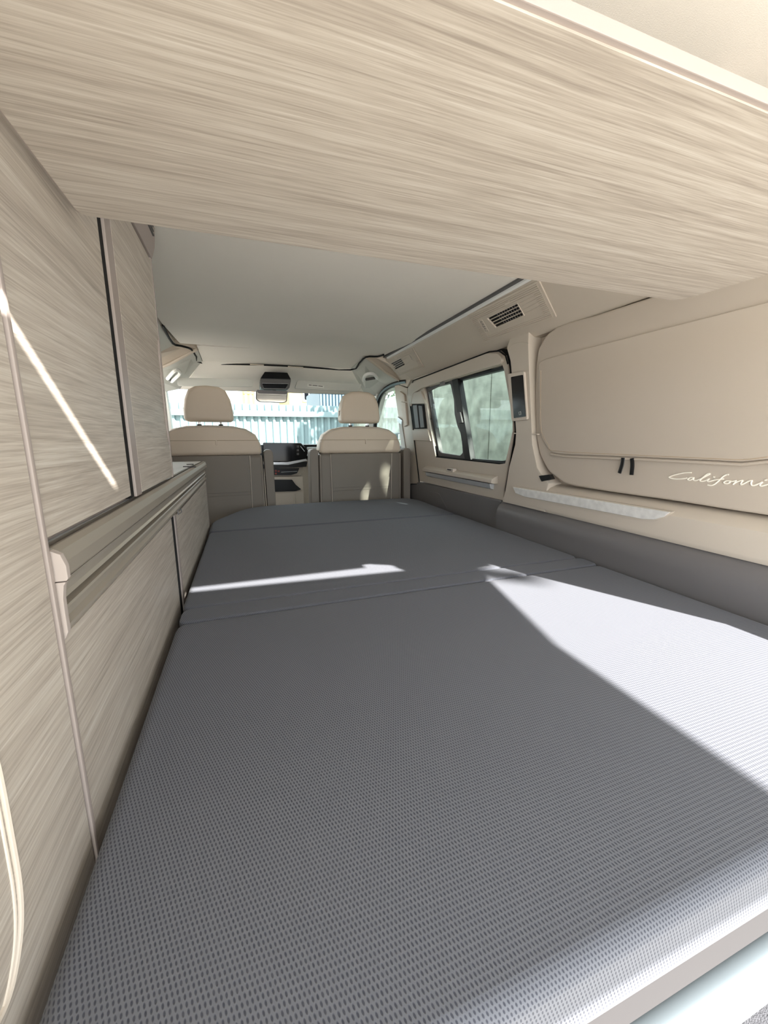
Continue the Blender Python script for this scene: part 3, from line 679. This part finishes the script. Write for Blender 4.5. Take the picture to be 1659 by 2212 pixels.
# ------------------------------------------------------------------ front seats
def seat():
    root = thing('front_seat', 'x', 'seat', (0, 0, 0))
    def po(name, bm, m, par=None): return obj(name, bm, m, par or root)
    outl = [(.252, .861), (.245, .92), (.222, .968), (.175, .998), (.11, 1.012), (0, 1.016)]
    upper = outl + [(-a, b) for a, b in outl[-2::-1]]
    u = po('backrest_top', py_(upper, 0, .115, r=.022, seg=4, angle=40), LEATHERS)
    po('seam', tube([(-.243, -.0005, .938), (.243, -.0005, .938)], .0016, seg=6), STITCH, u)
    po('pull_tab', box(.022, .030, -.006, .004, .914, .940, r=.002), LEATHERS, u)
    path = [(-.246, .012, .87), (-.238, .010, .92), (-.214, .008, .962), (-.17, .006, .99), (-.11, .005, 1.004), (.0, .005, 1.008), (.11, .005, 1.004), (.17, .006, .99), (.214, .008, .962), (.238, .010, .92), (.246, .012, .87)]
    po('top_piping', tube(smoothpath(path, 3), .003), PIPING, u)
    po('backrest', py_([(-.256, .36), (.256, .36), (.253, .863), (-.253, .863)], .001, .12, r=.02, seg=3), TAUPE)
    c = po('back_panel', py_([(-.178, .40), (.178, .40), (.184, .860), (-.184, .860)], -.006, .02, r=.004), TAUPE)
    for s in (-1, 1): po('panel_piping', tube([(s * .181, -.004, .41), (s * .186, -.004, .858)], .0022, seg=6), PIPING, c)
    for z in (.665, .648): po('pocket_seam', tube([(-.178, -.0065, z), (.178, -.0065, z)], .0015, seg=6), TAUPE, c)
    for s in (-1, 1): po('side_piping', tube([(s * .247, .006, .38), (s * .245, .006, .858)], .0022, seg=6), PIPING)
    ho = [(.118, 1.034), (.117, 1.09), (.108, 1.145), (.088, 1.19), (.055, 1.208), (0, 1.213)]
    hr = ho + [(-a, b) for a, b in ho[-2::-1]]
    h = po('headrest', py_(hr, .0, .11, r=.022, seg=4, angle=40), LEATHERS)
    hpth = [(s_, .011, z_) for s_, z_ in ((-.106, 1.046), (-.107, 1.09), (-.099, 1.142), (-.08, 1.183), (-.05, 1.199), (0, 1.203), (.05, 1.199), (.08, 1.183), (.099, 1.142), (.107, 1.09), (.106, 1.046))]
    po('headrest_seam', tube(smoothpath(hpth, 3), .002), STITCH, h)
    for s in (-1, 1):
        bt = tube([(s * .1185, .06, 1.09), (s * .1205, .06, 1.09)], .016, seg=16); po('headrest_button', bt, PIPING, h)
        po('headrest_post', tube([(s * .052, .055, .99), (s * .052, .055, 1.05)], .0065, seg=10), CHROME)
        po('post_guide', tube([(s * .052, .055, 1.005), (s * .052, .055, 1.022)], .012, seg=10), BLACK)
        ar = rp([(-.022, .45), (.022, .45), (.0235, .888), (-.0235, .888)], [.005, .005, .023, .023], 5)
        po('armrest', py_([(s * (.285 if b < .6 else .282) + a, b) for a, b in ar], -.015, .075, r=.008, seg=3, angle=50), TAUPE)
    po('cushion', box(-.25, .25, .09, .60, .34, .50, r=.04, seg=3), TAUPE)
    po('pedestal', box(-.18, .18, .12, .52, .0, .35, r=.01), BLACK)
    return root
YS = 2.235
s1 = seat(); 
s2 = copy_tree(s1, (.652, YS, 0)); s1.location = (-.158, YS, 0)
s1['label'] = 'beige and taupe driver seat seen beyond the kitchen unit and counter'
s2['label'] = 'beige and taupe passenger seat next to the sliding side door'
s1['group'] = s2['group'] = 'front seats'

# ------------------------------------------------------------------ dashboard
YD = 2.9
D = lambda px, py, y=YD: xz(hy(px, py, y))
db = thing('dashboard', 'wide dark dashboard with beige lower console between the front seats', 'dashboard', (.25, 3.05, .5))
obj('upper_body', py_([(-.52, .80), (.98, .80), (.98, .895), (.60, .905), (-.52, .905)], 2.94, 3.42, r=.01), GLOSSB, db)
obj('lower_body', py_([(-.52, .20), (.98, .20), (.98, .79), (-.52, .79)], 2.98, 3.40, r=.01), BEIGE, db)
obj('passenger_trim', py_([D(664, 966), D(720, 966), D(720, 985), D(664, 985)], 2.91, 2.96, r=.004), SILVER, db)
ms = obj('screen', py_(rp([D(568, 956), D(650, 957), D(666, 974), D(660, 991), D(622, 997), D(568, 997)], .006, 2), 2.89, 2.96, r=.003), GLOSSB, db)
obj('display', py_([D(580, 961, 2.888), D(634, 961, 2.888), D(635, 990, 2.888), D(582, 993, 2.888)], 2.888, 2.891), SCREEN, ms)
for yy in (967, 975, 983): obj('key', py_([D(641, yy, 2.888), D(646, yy, 2.888), D(646, yy - 5, 2.888), D(641, yy - 5, 2.888)], 2.888, 2.891), GREYD, ms)
obj('display_trim', tube([hy(649, 964, 2.889), hy(658, 975, 2.889)], .0022, seg=6), SILVER, ms)
obj('silver_strip', py_([D(570, 998), D(620, 998), D(660, 991), D(664, 995), D(622, 1004), D(570, 1004)], 2.885, 2.95, r=.002), SILVER, db)
obj('black_strip', py_([D(560, 1004), D(664, 998), D(662, 1008), D(560, 1013)], 2.90, 2.99), BLACK, db)
cv = obj('centre_vent', py_(rp([D(575, 1013), D(648, 1012), D(643, 1023), D(630, 1027), D(575, 1028)], .005, 2), 2.93, 2.985), BLACK, db)
obj('vent_bar', tube([hy(607, 1020, 2.928), hy(642, 1018, 2.928)], .0022, seg=6), SILVER, cv)
for a in ((590, 1017), (590, 1022), (596, 1017), (596, 1023), (602, 1018)):
    p = hy(a[0], a[1], 2.928); obj('button', box(p.x - .006, p.x + .006, 2.925, 2.935, p.z - .006, p.z + .006), RED, cv)
obj('beige_bezel', py_([D(575, 1011.5), D(656, 1010), D(652, 1028), D(575, 1031)], 2.945, 2.985, r=.003), BEIGE, db)
obj('console_front', py_([D(560, 1031), D(656, 1030), D(660, 1110), D(560, 1110)], 2.94, 3.0, r=.004), BEIGE2, db)
ty = obj('tray', py_(rp([D(585, 1037), D(632, 1037), D(640, 1048), D(652, 1058), D(640, 1062), D(585, 1064)], .004, 2), 2.932, 2.945), BLACK, db)
obj('console_joint', tube([hy(636, 1064, 2.939), hy(638, 1092, 2.939)], .003, seg=6), BEIGE, db)

# visors, mirror, roof console, handles
YV = 2.69
def visor(label, c, sticker=False):
    t = thing('sun_visor', label, 'sun visor', hy(*c[0], YV), 'sun visors at the windscreen')
    ys = (2.795, 2.795, 2.765, 2.765)
    P = [hy(a, b, YV) for a, b in c]
    b = obj('panel', prism([p + V((0, .006, 0)) for p in [V((x, YV, z)) for x, z in rp([xz(p) for p in P], [.012, .012, .012, .012], 3)]], V((0, -.018, 0)), r=.005), LINER2, t)
    if sticker:
        S = [hy(a, b2, YV - .0135) for a, b2 in ((664, 829), (700, 833), (700, 838.5), (664, 835))]
        sk = obj('airbag_sticker', prism(S, V((0, .002, 0))), STICK, t)
        for f0, f1 in ((.08, .25), (.3, .6), (.65, .92)):
            obj('sticker_print', tube([S[0].lerp(S[1], f0) + V((0, -.0004, -.006)), S[0].lerp(S[1], f1) + V((0, -.0004, -.006))], .0022, seg=5), INK, sk)
    return t
visor('plain grey sun visor above the driver headrest', [(384, 816), (545, 820), (547, 836), (384, 834)])
visor('grey sun visor with a white warning sticker above the passenger headrest', [(642, 822), (781, 830), (775, 846), (636, 840)], True)
rc = thing('roof_console', 'black roof console above the rear view mirror', 'console', hy(596, 820, 2.61))
Y7 = 2.61
obj('upper_panel', py_(rp([D(572, 803, Y7), D(621, 805, Y7), D(629, 820, Y7), D(562, 818, Y7)], .004, 2), Y7, Y7 + .12, r=.003), GLOSSB, rc)
obj('housing', py_(rp([D(562, 818, Y7), D(629, 820, Y7), D(625, 839, Y7), D(618, 841, Y7), D(572, 840, Y7), D(562, 837, Y7)], .006, 2), Y7 - .006, Y7 + .12, r=.004), GREYD, rc)
dp = obj('display', py_(rp([D(566, 828, Y7 - .006), D(623, 829, Y7 - .006), D(617, 840, Y7 - .006), D(570, 839, Y7 - .006)], .004, 2), Y7 - .010, Y7, r=.001), SCREEN, rc)
obj('display_rim', tube([hy(a, b, Y7 - .010) for a, b in ((566, 828), (623, 829), (617, 840), (570, 839))], .0012, closed=True, seg=5), SILVER, dp)
mr = thing('rear_view_mirror', 'rear view mirror hanging under the black roof console', 'mirror', hy(588, 855, 2.66))
Y8 = 2.66
mo = rp([D(553, 843, Y8), D(622, 846, Y8), D(620, 868, Y8), D(612, 870, Y8), D(560, 868, Y8), D(552, 862, Y8)], .012, 4)
obj('housing', py_(mo, Y8, Y8 + .035, r=.006), GREYP, mr)
obj('mirror_glass', py_(ins(mo, .006), Y8 - .002, Y8 + .004), MIRROR, mr)
obj('top_shade', py_(rp([D(554, 842, Y8), D(622, 845, Y8), D(618, 852, Y8), D(558, 850, Y8)], .006, 3), Y8 - .006, Y8 + .02, r=.003), GREYP, mr)
obj('stem', tube([hy(592, 846, Y8 + .02), hy(594, 830, Y8 + .03)], .012), BLACK, mr)
def handle(label, pts, p0, p1, p2):
    n = (p1 - p0).cross(p2 - p0).normalized()
    if n.dot(CAM - p0) < 0: n = -n
    P = [hp(a, b, p0 + n * (.004 if i in (0, len(pts) - 1) else .024), n) for i, (a, b) in enumerate(pts)]
    t = thing('grab_handle', label, 'grab handle', P[0], 'grab handles at the front roof corners')
    obj('grip', tube(smoothpath(P, 5), .010), WHITEP, t)
    q0, q1 = P[0].lerp(P[-1], .2) - n * .004, P[0].lerp(P[-1], .8) - n * .004
    obj('recess', tube([q0, q1], .009), GREYD, t)
handle('white grab handle by the driver side roof corner', [(362, 818), (374, 804), (382, 799), (389, 805), (383, 813), (371, 824)], fa_, L4, L5)
handle('white grab handle by the passenger side roof corner', [(785, 822), (788, 812), (797, 807), (808, 809), (815, 817)], fb_, R4, R6)

# ------------------------------------------------------------------ outside
struct(obj('ground', box(-40, 40, -30, 60, -.52, -.42), GROUND))
YF = 7.0
fence = thing('metal_fence', 'pale corrugated metal fence standing in front of the windscreen', 'fence', (1, YF, -.42))
ft = hy(600, 874, YF).z
def corr(x0, n, pitch, z0, z1, y):
    bm = bmesh.new(); pr = []
    for i in range(n):
        a = x0 + i * pitch
        pr += [(a, y), (a + pitch * .28, y), (a + pitch * .42, y + .045), (a + pitch * .86, y + .045)]
    pr.append((x0 + n * pitch, y))
    lo = [bm.verts.new((a, b, z0)) for a, b in pr]; hi = [bm.verts.new((a, b, z1)) for a, b in pr]
    lo2 = [bm.verts.new((a, b + .006, z0)) for a, b in pr]; hi2 = [bm.verts.new((a, b + .006, z1)) for a, b in pr]
    for i in range(len(pr) - 1):
        bm.faces.new((lo[i], lo[i + 1], hi[i + 1], hi[i])); bm.faces.new((lo2[i], hi2[i], hi2[i + 1], lo2[i + 1])); bm.faces.new((hi[i], hi[i + 1], hi2[i + 1], hi2[i]))
    return bm
for i in range(16):
    obj('corrugated_sheet', corr(-5 + i * .936, 8, .117, -.42, ft, YF), FENCE, fence, 20)
rz = hy(600, 895, YF).z
obj('rail', box(-5, 9.9, YF - .07, YF + .01, rz - .04, rz + .05, r=.004), FENCE, fence)
for i in range(6): obj('post', box(-4.9 + i * 2.4, -4.82 + i * 2.4, YF + .05, YF + .13, -.42, ft, r=.004), FENCE, fence)

XCW = 1.9
cw = thing('concrete_wall', 'pale weathered concrete boundary wall outside the side windows', 'wall', (XCW + .1, 3, -.42))
wtop = hx(1025, 808, XCW).z
for i in range(9):
    obj('concrete_panel', box(XCW, XCW + .15, -1.2 + i * 1.0, -.208 + i * 1.0, -.42, wtop, r=.006), CONC, cw)
def shrub(label, c, rx, ry, rz_, n, mats=LEAF):
    t = thing('shrub', label, 'shrub', (c[0], c[1], -.42), 'shrubs beyond the concrete wall')
    bm = B()
    for i in range(n):
        while True:
            p = V((random.uniform(-1, 1), random.uniform(-1, 1), random.uniform(-1, 1)))
            if p.length < 1: break
        p = V((c[0] + p.x * rx, c[1] + p.y * ry, c[2] + p.z * rz_)); s = random.uniform(.03, .07)
        a = V((random.gauss(0, 1), random.gauss(0, 1), random.gauss(0, 1))).normalized(); b = a.orthogonal().normalized()
        vs_ = [bm.verts.new(p + a * s), bm.verts.new(p + b * s * .45), bm.verts.new(p - a * s), bm.verts.new(p - b * s * .45)]
        bm.faces.new(vs_)
    obj('foliage', bm, mats, t, 0)['kind'] = 'stuff'
    obj('stem', tube([(c[0], c[1], -.42), (c[0], c[1], c[2])], .03), BARK, t)
for i, (y, h) in enumerate(((2.2, 1.62), (3.3, 1.58), (4.6, 1.6), (6.0, 1.66))):
    shrub(['loose green shrub behind the concrete wall by the rear window pane', 'green shrub behind the concrete wall by the sliding sash', 'green shrub behind the concrete wall by the passenger door', 'green shrub behind the wall near the metal fence'][i], (2.55, y, h - .25), .35, .55, .42, 700)

def tree(label, c, r, n, s0, s1):
    t = thing('tree', label, 'tree', (c[0], c[1], -.42), 'trees around the van')
    bm = B(); tips = []
    for i in range(n):
        while True:
            p = V((random.uniform(-1, 1), random.uniform(-1, 1), random.uniform(-1, 1)))
            if p.length < 1: break
        p = V((c[0] + p.x * r[0], c[1] + p.y * r[1], c[2] + p.z * r[2])); s = random.uniform(s0, s1)
        a = V((random.gauss(0, 1), random.gauss(0, 1), random.gauss(0, 1))).normalized(); b = a.orthogonal().normalized()
        bm.faces.new([bm.verts.new(p + a * s), bm.verts.new(p + b * s * .5), bm.verts.new(p - a * s), bm.verts.new(p - b * s * .5)])
        if i % 45 == 0: tips.append(p)
    obj('foliage', bm, LEAF, t, 0)['kind'] = 'stuff'
    obj('trunk', tube([(c[0], c[1], -.42), (c[0] + .05, c[1], c[2] * .5), (c[0], c[1], c[2])], [.11, .09, .05]), BARK, t)
    for p in tips: obj('branch', tube([(c[0], c[1], c[2] - r[2] * .7), V((c[0], c[1], c[2] - .3)).lerp(p, .5), p], [.035, .022, .008], seg=6), BARK, t)
tree('loose leafy tree standing behind the van beyond the open hatch', (3.15, -2.55, 4.2), (.95, 1.45, 1.0), 900, .06, .12)
tree('leafy tree rising beyond the concrete wall beside the bonnet', (3.5, 3.4, 3.5), (1.0, 1.3, .9), 800, .07, .14)

def house(label, x0, x1, y, z1, m, wins, roof=ROOFT, cat='house'):
    t = thing('house', label, cat, ((x0 + x1) / 2, y, -.42), 'houses beyond the fence')
    obj('wall', box(x0, x1, y, y + 4, -.42, z1), m, t)
    rf = py_([(x0 - .2, z1), (x1 + .2, z1), ((x0 + x1) / 2, z1 + 1.4)], y - .2, y + 4.2); obj('roof', rf, roof, t)
    for a, b, c, d in wins:
        wn = obj('window', ring([(a, c), (b, c), (b, d), (a, d)], [(a + .06, c + .06), (b - .06, c + .06), (b - .06, d - .06), (a + .06, d - .06)], lambda p: (p[0], y - .04, p[1]), V((0, .06, 0))), WHITEP, t)
        obj('pane', box(a + .05, b - .05, y - .02, y - .005, c + .05, d - .05), SCREEN, wn)
        obj('glazing_bar', box((a + b) / 2 - .02, (a + b) / 2 + .02, y - .035, y, c + .05, d - .05), WHITEP, wn)
    return t
YH = 14
hA, hB = hy(626, 880, YH), hy(693, 880, YH)
wa, wb = hy(654, 868, YH), hy(681, 846, YH)
house('cream rendered house with a white window beyond the metal fence', hA.x, hB.x, YH, hy(650, 812, YH).z, HWALL, [(wa.x, wb.x, wa.z, wb.z)])
hC, hD = hy(395, 880, 16), hy(528, 880, 16)
wins = [(hy(a, 862, 16).x, hy(a + 12, 862, 16).x, hy(400, 866, 16).z, hy(400, 848, 16).z) for a in (408, 505)]
house('white rendered house behind the driver headrest beyond the fence', hC.x, hD.x, 16, hy(500, 806, 16).z, HWHITE, wins)
oc = thing('timber_frame', 'orange timber scaffold tower beyond the metal fence', 'tower', hy(536, 900, 11))
o0, o1 = hy(529, 900, 11), hy(545, 820, 11)
for x in (o0.x, (o0.x + o1.x) / 2, o1.x): obj('upright', box(x - .035, x + .035, 11, 11.08, -.42, o1.z, r=.004), ORANGE, oc)
for i in range(7):
    z = .2 + i * .38
    if z < o1.z: obj('rung', box(o0.x, o1.x, 10.98, 11.04, z - .03, z + .03, r=.004), ORANGE, oc)
sh0, sh1 = hy(692, 880, 9), hy(800, 880, 9)
shd = thing('shed', 'grey blue clad shed rising above the fence behind the passenger headrest', 'shed', ((sh0.x + sh1.x) / 2, 9, -.42))
obj('cladding', corr(sh0.x, 16, (sh1.x - sh0.x) / 16, -.42, hy(710, 838, 9).z, 9.0), SHED, shd, 20)
obj('body', box(sh0.x, sh1.x, 9.06, 11, -.42, hy(710, 838, 9).z), SHED, shd)
